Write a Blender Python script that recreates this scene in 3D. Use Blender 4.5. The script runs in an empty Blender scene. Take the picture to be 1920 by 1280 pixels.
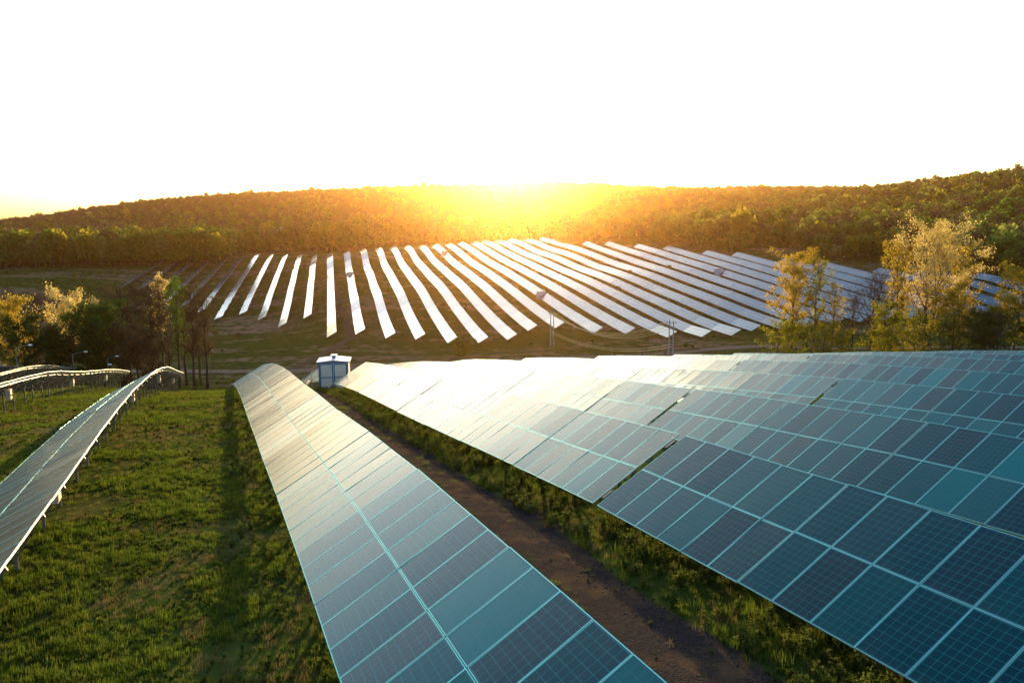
import bpy, math, random
import numpy as np
from mathutils import Matrix, Vector

SC = bpy.context.scene
COL = SC.collection
PI = math.pi
rad = math.radians

# ------------------------------------------------------------------ camera
CZ = 60.0                                   # height of the drone above the datum
F_PX, HORIZON = 1460.0, 415.0               # focal length / horizon row in the 1920x1280 photograph
PITCH = math.atan((640.0 - HORIZON) / F_PX)
cam = bpy.data.cameras.new('camera')
cam.sensor_width = 36.0
cam.lens = F_PX / 1920.0 * 36.0
cam.clip_start, cam.clip_end = 0.1, 6000.0
cam_ob = bpy.data.objects.new('camera', cam)
cam_ob.location = (0, 0, CZ)
cam_ob.rotation_euler = (PI / 2 - PITCH, 0, 0)
COL.objects.link(cam_ob)
SC.camera = cam_ob

# ------------------------------------------------------------------ sky and sun
SUN_EL, SUN_AZ = rad(4.9), rad(0.0)         # the sun stands just above the wooded ridge, straight ahead
world = bpy.data.worlds.new('World')
SC.world = world
world.use_nodes = True
wn = world.node_tree.nodes
wl = world.node_tree.links
wn.clear()
w_out = wn.new('ShaderNodeOutputWorld')
w_bg = wn.new('ShaderNodeBackground')
w_sky = wn.new('ShaderNodeTexSky')
w_sky.sky_type = 'NISHITA'
w_sky.sun_disc = False
w_sky.sun_elevation = SUN_EL
w_sky.sun_rotation = SUN_AZ
w_sky.altitude = 200.0
w_sky.air_density = 0.82
w_sky.dust_density = 3.0
w_sky.ozone_density = 2.2
w_bg.inputs['Strength'].default_value = 0.15
wl.new(w_sky.outputs[0], w_bg.inputs['Color'])
wl.new(w_bg.outputs[0], w_out.inputs['Surface'])

sun = bpy.data.lights.new('sun', 'SUN')
sun.energy = 3.2
sun.angle = rad(0.5)
sun.color = (1.0, 0.70, 0.32)
sun_ob = bpy.data.objects.new('sun', sun)
sun_ob.rotation_euler = (-(PI / 2 - SUN_EL), 0, 0)
sun_ob.location = (0, 300, CZ + 200)
COL.objects.link(sun_ob)

SC.view_settings.view_transform = 'Standard'
SC.view_settings.look = 'None'
SC.view_settings.gamma = 1.0
SC.view_settings.use_curve_mapping = False
SC.view_settings.exposure = 2.3
SC.cycles.use_denoising = True
SC.cycles.max_bounces = 6
SC.cycles.volume_bounces = 0
SC.cycles.transparent_max_bounces = 6

# ------------------------------------------------------------------ frames of the two fields
def frame(az_deg):
    a = rad(az_deg)
    return (np.array([math.sin(a), math.cos(a)]), np.array([math.cos(a), -math.sin(a)]), -a)
FU, FW, FROT = frame(-21.3)                  # near field: along the rows, across the rows
RU, RW, RROT = frame(-13.0)                  # far field
def fpt(u, w): return FU * u + FW * w
def rpt(u, w): return RU * u + RW * w
def ray(x, y):
    a, b = (x - 960) / F_PX, (y - 640) / F_PX
    c, s = math.cos(PITCH), math.sin(PITCH)
    return np.array([a, c - b * s, -s - b * c])
def proj(P):
    c, s = math.cos(PITCH), math.sin(PITCH)
    x, y, z = P[0], P[1], P[2] - CZ
    d = y * c - z * s
    if d < 0.5: return None
    return 960 + F_PX * x / d, 640 + F_PX * (-y * s - z * c) / d, d

# ------------------------------------------------------------------ terrain
ctrl = []
for u, w, z in [  # measured under the near rows
    (6.7,4.4,-7.49),(11.3,4.4,-7.82),(16.8,4.4,-8.26),(22.7,4.4,-8.92),(29.3,4.4,-9.83),(40.8,4.4,-11.08),(74.9,4.4,-15.7),
    (70,12.5,-15.21),(47.1,12.5,-12.13),(29.7,12.5,-9.9),(22.3,12.5,-9.07),(18.5,12.5,-8.56),(12.5,12.5,-8.11),(8.5,12.5,-7.8),
    (70.1,20.6,-15.71),(59.2,20.6,-14.08),(41.4,20.6,-11.67),(35.7,20.6,-10.9),(28,20.6,-9.89),(21.5,20.6,-9.15),(16.7,20.6,-8.57),(14.2,20.6,-8.34),
    (66.8,28.7,-15.73),(55.8,28.7,-14.13),(45.4,28.7,-12.51),(34,28.7,-10.81),(28.7,28.7,-10.03),(24.7,28.7,-9.65),(20,28.7,-9.08),
    (58.2,36.8,-14.53),(46.9,36.8,-12.6),(36.7,36.8,-11.22),(25.7,36.8,-9.92),(54.7,44.9,-14.05),(47.5,44.9,-12.84),(31.4,44.9,-10.7),
    (46.9,53,-13.08),(37.1,53,-11.85),(42.8,61.1,-12.84),
    (15.2,-3.7,-8.34),(23.4,-3.7,-8.86),(30.5,-3.7,-9.36),(39.6,-3.7,-10.16),(53.7,-3.7,-11.84),(61.7,-3.7,-13.04),(109,-3.7,-22.3),
    (52.8,-11.8,-11.82),(58.3,-11.8,-12.49),(70.3,-11.8,-14.17),(82,-11.8,-16.41),(129,-11.8,-25.1),
    (-30,0,-6.0),(-30,60,-8),(-30,-60,-6.5),(0,0,-7.0),(0,12,-7.2),(0,40,-8.0),(20,-14,-8.9),(35,-14,-10.0),(20,-40,-9.5),(60,-40,-13),(90,-40,-18.5),(5,70,-9.8),
    (20,85,-11.8),(60,85,-17),(62,61,-16.2),(90,5,-18.9),(90,25,-19.2),(90,45,-20),(90,70,-21),(112,5,-23.4),(112,40,-24.5),(112,75,-26),
    (138,0,-29),(138,40,-29.8),(138,80,-30.5),(138,-44,-24.5),(94,-19.9,-17.9),(121,-19.9,-22.2),(132,-28,-23.6),(150,-28,-27),(100,-28,-18.1),(150,-38,-26.5),(112,-38,-19.6),(165,0,-33),(165,40,-33.2),(165,80,-32.5),(165,-40,-31.5),(165,130,-31),(120,130,-28),(140,-80,-26)]:
    p = fpt(u, w); ctrl.append((p[0], p[1], z))
_e = [(-43, 312, -37.6, 487, -21.3), (-26, 299, -36.8, 475, -20.5), (-9, 286, -35.8, 458, -19), (8, 236, -34.6, 440, -16.3), (24, 225, -34.9, 439, -16.3), (41, 215, -35, 456, -15.9),
      (66, 222, -33, 461, -14.7), (92, 203, -32.6, 480, -13.8), (117, 197, -31.4, 483, -12.5), (142, 198, -30, 395, -12.9), (167, 198, -29, 339, -14.9), (184, 196, -28.5, 300, -17.1)]
MIDP = [(a + (b - a) * t, w, za + (zb - za) * t + 0.5 * math.sin(PI * t)) for w, a, za, b, zb in _e for t in (0.25, 0.5, 0.75)]
for u, w, z in [  # measured under the far rows
    (190,-80,-33),(190,-40,-34.5),(190,0,-34.5),(190,40,-34),(185,80,-33),(175,120,-31.6),(165,160,-30.5),(160,200,-30),
    (312,-43,-37.6),(299,-26,-36.8),(285,-9,-35.8),(235,-1,-34.5),(225,24,-34.9),(215,41,-35),(222,62,-33),(205,88,-32.8),(196,108,-32.2),(198,125,-31),(200,160,-29),(195,200,-28),
    (400,8,-17),(439,24,-16.3),(456,41,-15.9),(461,66,-14.7),(480,92,-13.8),(483,117,-12.5),(410,134,-12.5),(378,150,-13.3),(339,167,-14.9),(300,184,-17.1),(261,201,-19.6),(217,218,-21),
    (487,-43,-21.3),(504,-26,-20.8),(490,-70,-22.5)] + MIDP:
    p = rpt(u, w); ctrl.append((p[0], p[1], z))
for x, y, z in [(-230,350,-27),(-330,450,-25),(-170,240,-33),(-260,200,-31),(-420,560,-24),(-250,620,-20),(-60,620,-12),(150,600,-8),
                (-500,700,-18),(330,300,-19),(420,250,-16),(-600,300,-30),(0,800,12),(-250,850,6),(250,860,16),(-500,850,-8),(520,1000,18),
                (-900,-200,-10),(900,-200,-20),(0,-900,10),(-1850,0,-40),(1850,0,-20),(0,-1850,0),(-1850,1850,-60),(1850,1850,-20),(0,1850,-40),(-900,1850,-60),(900,1850,-30)]:
    ctrl.append((x, y, z))
RIDGE = [(-400,440,1000),(-200,430,1000),(0,412,1000),(150,391,1000),(300,372,1050),(450,361,1100),(600,354,1100),(750,347,1100),(900,345,1100),
         (1030,340,1100),(1150,347,1150),(1300,351,1250),(1450,348,1300),(1600,348,1300),(1680,349,900),(1800,330,850),(1920,314,800),(2100,302,800),(2300,296,800),
         (1400,402,620),(1650,390,600),(1800,379,560),(1950,366,540),(2150,350,520)]
for xi, yi, d in RIDGE:
    r = ray(xi, yi); r = r / r[1] * d
    ctrl.append((r[0], r[1], r[2] - 11.0))
CT = np.array(ctrl, float)
CXY, CZZ = CT[:, :2] / 100.0, CT[:, 2]
def _k(d2): return 0.5 * d2 * np.log(np.maximum(d2, 1e-12))
n = len(CT)
d2 = ((CXY[:, None, :] - CXY[None, :, :]) ** 2).sum(-1)
Amat = np.zeros((n + 3, n + 3))
Amat[:n, :n] = _k(d2) + np.eye(n) * 0.003
Amat[:n, n] = 1; Amat[:n, n + 1:] = CXY
Amat[n, :n] = 1; Amat[n + 1:, :n] = CXY.T
TPS = np.linalg.solve(Amat, np.concatenate([CZZ, np.zeros(3)]))
def ground(x, y):
    x = np.atleast_1d(np.asarray(x, float)); y = np.atleast_1d(np.asarray(y, float))
    P = np.stack([x.ravel(), y.ravel()], 1) / 100.0
    out = np.empty(len(P))
    for i in range(0, len(P), 4000):
        q = P[i:i + 4000]
        dd = ((q[:, None, :] - CXY[None]) ** 2).sum(-1)
        out[i:i + 4000] = _k(dd) @ TPS[:n] + TPS[n] + q @ TPS[n + 1:]
    return (out + CZ).reshape(x.shape)
def gz(x, y): return float(ground([x], [y])[0])
def hit(xi, yi, lo=20.0, hi=1200.0):
    """ground point seen at a pixel of the photograph (used once, for placing things in the world)"""
    r = ray(xi, yi); t = np.linspace(lo, hi, 3000)
    P = r[None] * t[:, None]
    below = np.nonzero(P[:, 2] + CZ < ground(P[:, 0], P[:, 1]))[0]
    i = below[0] if len(below) else len(t) - 1
    return P[i, 0], P[i, 1]
_rng = np.random.default_rng(5)
_N = _rng.random((256, 256))
def vnoise(x, y, s):
    x = np.asarray(x) / s + 1000.3; y = np.asarray(y) / s + 1000.7
    xi, yi = np.floor(x).astype(int), np.floor(y).astype(int)
    fx, fy = x - xi, y - yi
    fx, fy = fx * fx * (3 - 2 * fx), fy * fy * (3 - 2 * fy)
    g = lambda a, b: _N[a % 256, b % 256]
    return (g(xi, yi) * (1 - fx) + g(xi + 1, yi) * fx) * (1 - fy) + (g(xi, yi + 1) * (1 - fx) + g(xi + 1, yi + 1) * fx) * fy

# ------------------------------------------------------------------ materials
class NT:
    def __init__(self, name):
        self.m = bpy.data.materials.new(name); self.m.use_nodes = True
        self.t = self.m.node_tree; self.t.nodes.clear()
        self.out = self.n('ShaderNodeOutputMaterial')
    def n(self, typ, **kw):
        nd = self.t.nodes.new(typ)
        for k, v in kw.items(): setattr(nd, k, v)
        return nd
    def l(self, a, b): self.t.links.new(a, b)
    def math(self, op, a, b=None, clamp=False):
        nd = self.n('ShaderNodeMath', operation=op, use_clamp=clamp)
        for i, v in enumerate((a, b)):
            if v is None: continue
            if isinstance(v, (int, float)): nd.inputs[i].default_value = v
            else: self.l(v, nd.inputs[i])
        return nd.outputs[0]
    def mix(self, fac, a, b):
        nd = self.n('ShaderNodeMix', data_type='RGBA')
        for s, v in ((nd.inputs[0], fac), (nd.inputs[6], a), (nd.inputs[7], b)):
            if isinstance(v, (int, float)): s.default_value = v
            elif isinstance(v, tuple): s.default_value = (*v[:3], 1)
            else: self.l(v, s)
        return nd.outputs[2]
    def ramp(self, fac, stops):
        nd = self.n('ShaderNodeValToRGB')
        e = nd.color_ramp.elements
        while len(e) < len(stops): e.new(0.5)
        for el, (p, c) in zip(e, stops): el.position = p; el.color = (*c, 1)
        self.l(fac, nd.inputs[0]); return nd.outputs[0]
    def noise(self, scale, detail=4, rough=0.55, vec=None, dim='3D'):
        nd = self.n('ShaderNodeTexNoise'); nd.inputs['Scale'].default_value = scale
        nd.inputs['Detail'].default_value = detail; nd.inputs['Roughness'].default_value = rough
        if vec is not None: self.l(vec, nd.inputs['Vector'])
        return nd.outputs['Fac']
    def bsdf(self, col, rough=0.6, metal=0.0, spec=0.5, normal=None, **kw):
        b = self.n('ShaderNodeBsdfPrincipled')
        for k, v in (('Base Color', col), ('Roughness', rough), ('Metallic', metal), ('Specular IOR Level', spec)):
            if isinstance(v, tuple): b.inputs[k].default_value = (*v[:3], 1)
            elif isinstance(v, (int, float)): b.inputs[k].default_value = v
            else: self.l(v, b.inputs[k])
        for k, v in kw.items(): b.inputs[k.replace('_', ' ')].default_value = v
        if normal is not None: self.l(normal, b.inputs['Normal'])
        self.l(b.outputs[0], self.out.inputs['Surface'])
        return b
    def bump(self, h, strength=0.4, dist=0.05):
        nd = self.n('ShaderNodeBump'); nd.inputs['Strength'].default_value = strength
        nd.inputs['Distance'].default_value = dist; self.l(h, nd.inputs['Height']); return nd.outputs[0]

def simple(name, col, rough=0.6, metal=0.0, var=0.25, scale=6.0, spec=0.5):
    t = NT(name)
    geo = t.n('ShaderNodeNewGeometry')
    f = t.noise(scale, 4, 0.6, geo.outputs['Position'])
    c2 = tuple(max(0, c * (1 - var)) for c in col)
    t.bsdf(t.mix(f, c2, tuple(min(1, c * (1 + var * 0.4)) for c in col)), rough, metal, spec)
    return t.m

def glass_mat():
    t = NT('solar_glass')
    tc = t.n('ShaderNodeTexCoord'); sp = t.n('ShaderNodeSeparateXYZ'); t.l(tc.outputs['Object'], sp.inputs[0])
    def lines(o, off, size, wd):
        q = t.math('FRACT', t.math('DIVIDE', t.math('ADD', o, off), size))
        return t.math('GREATER_THAN', t.math('ABSOLUTE', t.math('SUBTRACT', q, 0.5)), 0.5 - wd / size)
    lx = lines(sp.outputs['X'], 0.80, 0.16, 0.0045)
    ly = lines(sp.outputs['Y'], 0.48, 0.16, 0.0045)
    edge = t.math('MAXIMUM', t.math('GREATER_THAN', t.math('ABSOLUTE', sp.outputs['X']), 0.787),
                  t.math('GREATER_THAN', t.math('ABSOLUTE', sp.outputs['Y']), 0.468))
    grid = t.math('MAXIMUM', lx, ly)
    oi = t.n('ShaderNodeObjectInfo')
    cell = t.ramp(oi.outputs['Random'], [(0.0, (0.0, 0.075, 0.072)), (0.28, (0.0, 0.042, 0.050)), (0.52, (0.0, 0.020, 0.033)),
                                         (0.72, (0.016, 0.014, 0.026)), (0.86, (0.0, 0.17, 0.155)), (1.0, (0.0, 0.095, 0.088))])
    n1 = t.noise(9.0, 2, 0.5, tc.outputs['Object'])
    cell = t.mix(t.math('MULTIPLY', n1, 0.35), cell, (0.002, 0.008, 0.02))
    col = t.mix(grid, cell, (0.01, 0.14, 0.14))
    col = t.mix(edge, col, (0.03, 0.08, 0.10))
    dirt = t.noise(2.2, 5, 0.7, tc.outputs['Object'])
    rg = t.math('ADD', t.math('MULTIPLY', dirt, 0.16), 0.12)
    mr = t.n('ShaderNodeMapRange'); mr.inputs[1].default_value = -0.55; mr.inputs[2].default_value = -0.82; t.l(sp.outputs['X'], mr.inputs[0])   # grime gathers along the lower frame
    mud = t.math('MULTIPLY', t.math('POWER', dirt, 2.5), t.math('ADD', t.math('MULTIPLY', mr.outputs[0], 0.5), 0.10))
    col = t.mix(mud, col, (0.10, 0.10, 0.085))
    t.bsdf(col, rg, 0.0, 0.5, IOR=1.34, Specular_Tint=(0.0, 1.0, 0.8, 1))
    return t.m

def far_glass_mat():
    t = NT('far_solar_glass')
    tc = t.n('ShaderNodeTexCoord'); sp = t.n('ShaderNodeSeparateXYZ'); t.l(tc.outputs['Object'], sp.inputs[0])
    my = t.math('DIVIDE', t.math('ADD', sp.outputs['Y'], 10.2), 1.02)
    mx = t.math('DIVIDE', t.math('ADD', sp.outputs['X'], 3.34), 1.67)
    oi = t.n('ShaderNodeObjectInfo')
    cb = t.n('ShaderNodeCombineXYZ')
    t.l(t.math('FLOOR', mx), cb.inputs[0]); t.l(t.math('FLOOR', my), cb.inputs[1])
    t.l(t.math('MULTIPLY', oi.outputs['Random'], 91.0), cb.inputs[2])
    wnz = t.n('ShaderNodeTexWhiteNoise', noise_dimensions='3D'); t.l(cb.outputs[0], wnz.inputs['Vector'])
    cell = t.ramp(wnz.outputs['Value'], [(0.0, (0.004, 0.025, 0.05)), (0.5, (0.01, 0.02, 0.045)), (0.85, (0.022, 0.02, 0.04)), (1.0, (0.004, 0.05, 0.065))])
    def edge(m, wd): return t.math('GREATER_THAN', t.math('ABSOLUTE', t.math('SUBTRACT', t.math('FRACT', m), 0.5)), 0.5 - wd)
    e = t.math('MAXIMUM', edge(my, 0.03), edge(mx, 0.02))
    t.bsdf(t.mix(e, cell, (0.35, 0.42, 0.45)), t.math('ADD', t.math('MULTIPLY', wnz.outputs['Value'], 0.10), 0.10), 0.0, 0.5, IOR=1.85, Specular_Tint=(0.5, 1.0, 1.0, 1))
    return t.m

M = {}
M['glass'] = glass_mat()
M['far_glass'] = far_glass_mat()
M['alu'] = simple('frame_top_sky_tint', (0.12, 0.52, 0.46), 0.32, 0.85, 0.15, 3.0)  # aluminium frame tops, with the teal of the reflected sky put into the colour
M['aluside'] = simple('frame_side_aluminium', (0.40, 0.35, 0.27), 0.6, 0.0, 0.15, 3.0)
M['steel'] = simple('galvanised_steel', (0.17, 0.145, 0.115), 0.6, 0.2, 0.35, 5.0)
M['back'] = simple('panel_backsheet', (0.55, 0.54, 0.5), 0.6, 0.0, 0.15, 2.0)
M['clip'] = simple('black_clamp', (0.015, 0.015, 0.015), 0.5, 0.0, 0.1)
M['blue'] = simple('kiosk_blue_paint', (0.03, 0.18, 0.28), 0.45, 0.0, 0.25, 4.0)
M['cream'] = simple('kiosk_cream_paint', (0.78, 0.64, 0.43), 0.55, 0.0, 0.2, 3.0)
M['whiteroof'] = simple('white_roof_paint', (0.78, 0.77, 0.74), 0.5, 0.0, 0.12, 2.0)
M['greybox'] = simple('grey_kiosk_paint', (0.42, 0.41, 0.42), 0.55, 0.0, 0.2, 3.0)
M['greyroof'] = simple('grey_kiosk_roof', (0.5, 0.49, 0.5), 0.5, 0.0, 0.2, 3.0)
M['darkmetal'] = simple('dark_metal', (0.06, 0.06, 0.065), 0.5, 0.5, 0.3)
M['concrete'] = simple('pole_concrete', (0.36, 0.33, 0.29), 0.8, 0.0, 0.3, 2.0)
M['wire'] = simple('cable_sun_gold', (0.8, 0.6, 0.22), 0.5, 0.0, 0.1)  # aluminium wires coloured gold to stand in for low sun on them
M['wood'] = simple('weathered_wood', (0.2, 0.15, 0.1), 0.85, 0.0, 0.3, 3.0)
M['bark'] = simple('bark', (0.085, 0.062, 0.045), 0.95, 0.0, 0.4, 4.0, 0.1)
M['darkbark'] = simple('dark_bark', (0.045, 0.032, 0.03), 0.95, 0.0, 0.4, 4.0, 0.1)
M['redroof'] = simple('red_roof_tiles', (0.25, 0.09, 0.06), 0.8, 0.0, 0.3, 1.0)

def leaf_mat(name, c1, c2, c3, transl=0.5, rough=0.6):
    t = NT(name)
    oi = t.n('ShaderNodeObjectInfo'); geo = t.n('ShaderNodeNewGeometry')
    f = t.noise(0.9, 3, 0.6, geo.outputs['Position'])
    r = t.math('FRACT', t.math('ADD', t.math('MULTIPLY', f, 0.7), t.math('MULTIPLY', oi.outputs['Random'], 0.8)))
    c = t.ramp(r, [(0.0, c1), (0.5, c2), (1.0, c3)])
    d = t.n('ShaderNodeBsdfDiffuse'); t.l(c, d.inputs[0])
    tr = t.n('ShaderNodeBsdfTranslucent'); t.l(c, tr.inputs[0])
    mx = t.n('ShaderNodeMixShader'); mx.inputs[0].default_value = transl
    t.l(d.outputs[0], mx.inputs[1]); t.l(tr.outputs[0], mx.inputs[2]); t.l(mx.outputs[0], t.out.inputs['Surface'])
    return t.m
M['leaf_green'] = leaf_mat('leaves_spring_green', (0.038, 0.085, 0.010), (0.055, 0.105, 0.012), (0.08, 0.12, 0.014))
M['leaf_dark'] = leaf_mat('leaves_dark_green', (0.022, 0.045, 0.012), (0.03, 0.055, 0.012), (0.045, 0.065, 0.014))
M['leaf_gold'] = leaf_mat('leaves_golden', (0.24, 0.19, 0.02), (0.30, 0.22, 0.024), (0.34, 0.23, 0.03), 0.6)  # spring leaves, gold raised to stand in for low sun through them
M['leaf_yellow'] = leaf_mat('leaves_yellow_green', (0.13, 0.14, 0.012), (0.17, 0.16, 0.014), (0.20, 0.17, 0.016), 0.6)
M['blossom'] = leaf_mat('pale_blossom', (0.44, 0.34, 0.11), (0.52, 0.40, 0.13), (0.55, 0.42, 0.16), 0.55)
M['leaf_brown'] = leaf_mat('brown_buds', (0.055, 0.046, 0.022), (0.07, 0.056, 0.026), (0.085, 0.068, 0.03), 0.35)
M['wood_green'] = leaf_mat('wood_green', (0.05, 0.11, 0.018), (0.07, 0.13, 0.02), (0.11, 0.15, 0.022), 0.55)
M['wood_pale'] = leaf_mat('wood_pale_green', (0.09, 0.13, 0.03), (0.12, 0.15, 0.03), (0.15, 0.16, 0.035), 0.55)
M['leaf_purple'] = leaf_mat('purple_buds', (0.06, 0.042, 0.04), (0.075, 0.052, 0.045), (0.085, 0.06, 0.048), 0.35)
M['grass'] = leaf_mat('grass_blades', (0.045, 0.08, 0.009), (0.068, 0.108, 0.012), (0.11, 0.125, 0.018), 0.5)
M['drygrass'] = leaf_mat('dry_grass_blades', (0.13, 0.10, 0.04), (0.17, 0.12, 0.05), (0.12, 0.105, 0.035), 0.4)
M['weed'] = leaf_mat('weed_leaves', (0.045, 0.07, 0.014), (0.07, 0.09, 0.018), (0.105, 0.11, 0.02), 0.4)

def ground_mat():
    t = NT('ground_grass_and_earth')
    geo = t.n('ShaderNodeNewGeometry'); pos = geo.outputs['Position']
    big = t.noise(0.035, 5, 0.6, pos); mid = t.noise(0.35, 5, 0.65, pos); fine = t.noise(5.0, 4, 0.7, pos)
    mp = t.n('ShaderNodeMapping'); mp.inputs['Rotation'].default_value = (0, 0, rad(-13)); mp.inputs['Scale'].default_value = (0.012, 0.10, 0.05)
    t.l(pos, mp.inputs['Vector']); band = t.noise(1.0, 4, 0.6, mp.outputs[0])
    green = t.ramp(t.math('ADD', t.math('MULTIPLY', mid, 0.6), t.math('MULTIPLY', fine, 0.4)),
                   [(0.25, (0.018, 0.030, 0.006)), (0.5, (0.038, 0.056, 0.010)), (0.75, (0.066, 0.080, 0.016))])
    earth = t.ramp(t.math('ADD', t.math('MULTIPLY', mid, 0.5), t.math('MULTIPLY', fine, 0.5)),
                   [(0.25, (0.08, 0.05, 0.027)), (0.5, (0.16, 0.105, 0.06)), (0.8, (0.25, 0.18, 0.11))])
    m1 = t.math('ADD', t.math('MULTIPLY', big, 0.45), t.math('MULTIPLY', band, 0.55))
    m1 = t.math('ADD', m1, t.math('MULTIPLY', t.math('SUBTRACT', mid, 0.5), 0.5))
    k = t.ramp(m1, [(0.505, (0, 0, 0)), (0.62, (1, 1, 1))])
    sy = t.n('ShaderNodeSeparateXYZ'); t.l(pos, sy.inputs[0])
    mr = t.n('ShaderNodeMapRange'); mr.inputs[1].default_value = 70; mr.inputs[2].default_value = 130; mr.inputs[3].default_value = 0.3; mr.inputs[4].default_value = 1.0
    t.l(sy.outputs['Y'], mr.inputs[0])                      # the near slope is sown turf, the valley is rougher
    col = t.mix(t.math('MULTIPLY', k, mr.outputs[0]), green, earth)
    t.bsdf(col, 1.0, 0.0, 0.0, t.bump(t.math('ADD', fine, mid), 0.5, 0.06))
    return t.m
def gravel_mat():
    t = NT('track_gravel')
    geo = t.n('ShaderNodeNewGeometry'); pos = geo.outputs['Position']
    v = t.n('ShaderNodeTexVoronoi'); v.inputs['Scale'].default_value = 26; t.l(pos, v.inputs['Vector'])
    mid = t.noise(0.9, 5, 0.65, pos); fine = t.noise(14, 4, 0.7, pos)
    stone = t.mix(v.outputs['Color'], (0.026, 0.022, 0.02), (0.062, 0.052, 0.046))
    stone = t.mix(t.math('MULTIPLY', fine, 0.6), stone, (0.012, 0.011, 0.011))
    earth = t.mix(fine, (0.045, 0.031, 0.018), (0.10, 0.068, 0.040))
    k = t.ramp(mid, [(0.48, (0, 0, 0)), (0.66, (1, 1, 1))])
    t.bsdf(t.mix(k, stone, earth), 1.0, 0, 0.0, t.bump(t.math('ADD', v.outputs['Distance'], fine), 0.8, 0.03))
    return t.m
def road_mat(c1=(0.10, 0.075, 0.05), c2=(0.24, 0.18, 0.125)):
    t = NT('dirt_road_earth')
    geo = t.n('ShaderNodeNewGeometry'); pos = geo.outputs['Position']
    mid = t.noise(0.5, 5, 0.65, pos); fine = t.noise(4, 4, 0.7, pos)
    t.bsdf(t.mix(t.math('ADD', t.math('MULTIPLY', mid, .6), t.math('MULTIPLY', fine, .4)), c1, c2), 1.0, 0, 0.0, t.bump(fine, 0.5, 0.05))
    return t.m
M['ground'] = ground_mat(); M['gravel'] = gravel_mat(); M['road'] = road_mat(); M['road2'] = road_mat((0.05, 0.04, 0.025), (0.11, 0.08, 0.05))

# ------------------------------------------------------------------ mesh helpers
class MB:
    def __init__(self): self.v = []; self.f = []; self.mi = []
    def quadbox(self, c, s, mi=0, R=None):
        b = len(self.v); c = Vector(c)
        for dx in (-.5, .5):
            for dy in (-.5, .5):
                for dz in (-.5, .5):
                    p = Vector((dx * s[0], dy * s[1], dz * s[2]))
                    if R is not None: p = R @ p
                    self.v.append(tuple(c + p))
        for q in ((0,1,3,2),(4,6,7,5),(0,4,5,1),(2,3,7,6),(0,2,6,4),(1,5,7,3)):
            self.f.append(tuple(b + i for i in q)); self.mi.append(mi)
    def tube(self, pts, rs, sides=6, mi=0, cap=True):
        b = len(self.v); pts = [Vector(p) for p in pts]
        for i, p in enumerate(pts):
            d = (pts[min(i + 1, len(pts) - 1)] - pts[max(i - 1, 0)])
            if d.length < 1e-6: d = Vector((0, 0, 1))
            d.normalize()
            a = d.cross(Vector((0, 0, 1))) if abs(d.z) < 0.9 else d.cross(Vector((1, 0, 0)))
            a.normalize(); e = d.cross(a)
            for j in range(sides):
                t = 2 * PI * j / sides
                self.v.append(tuple(p + (a * math.cos(t) + e * math.sin(t)) * rs[i]))
        for i in range(len(pts) - 1):
            for j in range(sides):
                k = (j + 1) % sides
                self.f.append((b + i * sides + j, b + i * sides + k, b + (i + 1) * sides + k, b + (i + 1) * sides + j)); self.mi.append(mi)
        if cap:
            self.f.append(tuple(b + j for j in reversed(range(sides)))); self.mi.append(mi)
            e = b + (len(pts) - 1) * sides
            self.f.append(tuple(e + j for j in range(sides))); self.mi.append(mi)
    def bar(self, a, b, w, h=None):
        a, b = Vector(a), Vector(b); d = b - a
        R = d.to_track_quat('Y', 'Z').to_matrix()
        self.quadbox((a + b) / 2, (w, d.length, h or w), 0, R)
    def face(self, pts, mi=0):
        b = len(self.v); self.v += [tuple(p) for p in pts]
        self.f.append(tuple(range(b, b + len(pts)))); self.mi.append(mi)
    def mesh(self, name, mats):
        me = bpy.data.meshes.new(name)
        me.from_pydata(self.v, [], self.f); me.update()
        for m in (mats if isinstance(mats, (list, tuple)) else [mats]): me.materials.append(m)
        me.polygons.foreach_set('material_index', self.mi)
        return me
def np_mesh(name, V, Fq, mat, smooth=False):
    V = np.asarray(V, np.float32); Fq = np.asarray(Fq, np.int32)
    me = bpy.data.meshes.new(name)
    k = Fq.shape[1]
    me.vertices.add(len(V)); me.vertices.foreach_set('co', V.ravel())
    me.loops.add(Fq.size); me.loops.foreach_set('vertex_index', Fq.ravel())
    me.polygons.add(len(Fq)); me.polygons.foreach_set('loop_start', np.arange(0, Fq.size, k, dtype=np.int32))
    me.polygons.foreach_set('loop_total', np.full(len(Fq), k, np.int32))
    me.update(calc_edges=True); me.validate()
    if mat: me.materials.append(mat)
    if smooth: me.polygons.foreach_set('use_smooth', np.ones(len(Fq), bool))
    return me
def link(name, me, parent=None, mat4=None):
    o = bpy.data.objects.new(name, me); COL.objects.link(o)
    if parent is not None: o.parent = parent
    if mat4 is not None: o.matrix_local = mat4
    return o
def tag(o, label, cat, group=None):
    o['label'] = label; o['category'] = cat
    if group: o['group'] = group
    return o
def empty(name, loc, rz=0.0):
    o = bpy.data.objects.new(name, None); COL.objects.link(o)
    o.empty_display_size = 0.2
    o.location = loc; o.rotation_euler = (0, 0, rz); return o
ORD = ['first','second','third','fourth','fifth','sixth','seventh','eighth','ninth','tenth','eleventh','twelfth','thirteenth','fourteenth','fifteenth',
       'sixteenth','seventeenth','eighteenth','nineteenth','twentieth','twenty-first','twenty-second','twenty-third','twenty-fourth','twenty-fifth',
       'twenty-sixth','twenty-seventh','twenty-eighth','twenty-ninth','thirtieth','thirty-first','thirty-second','thirty-third','thirty-fourth',
       'thirty-fifth','thirty-sixth','thirty-seventh','thirty-eighth','thirty-ninth','fortieth']

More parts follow.
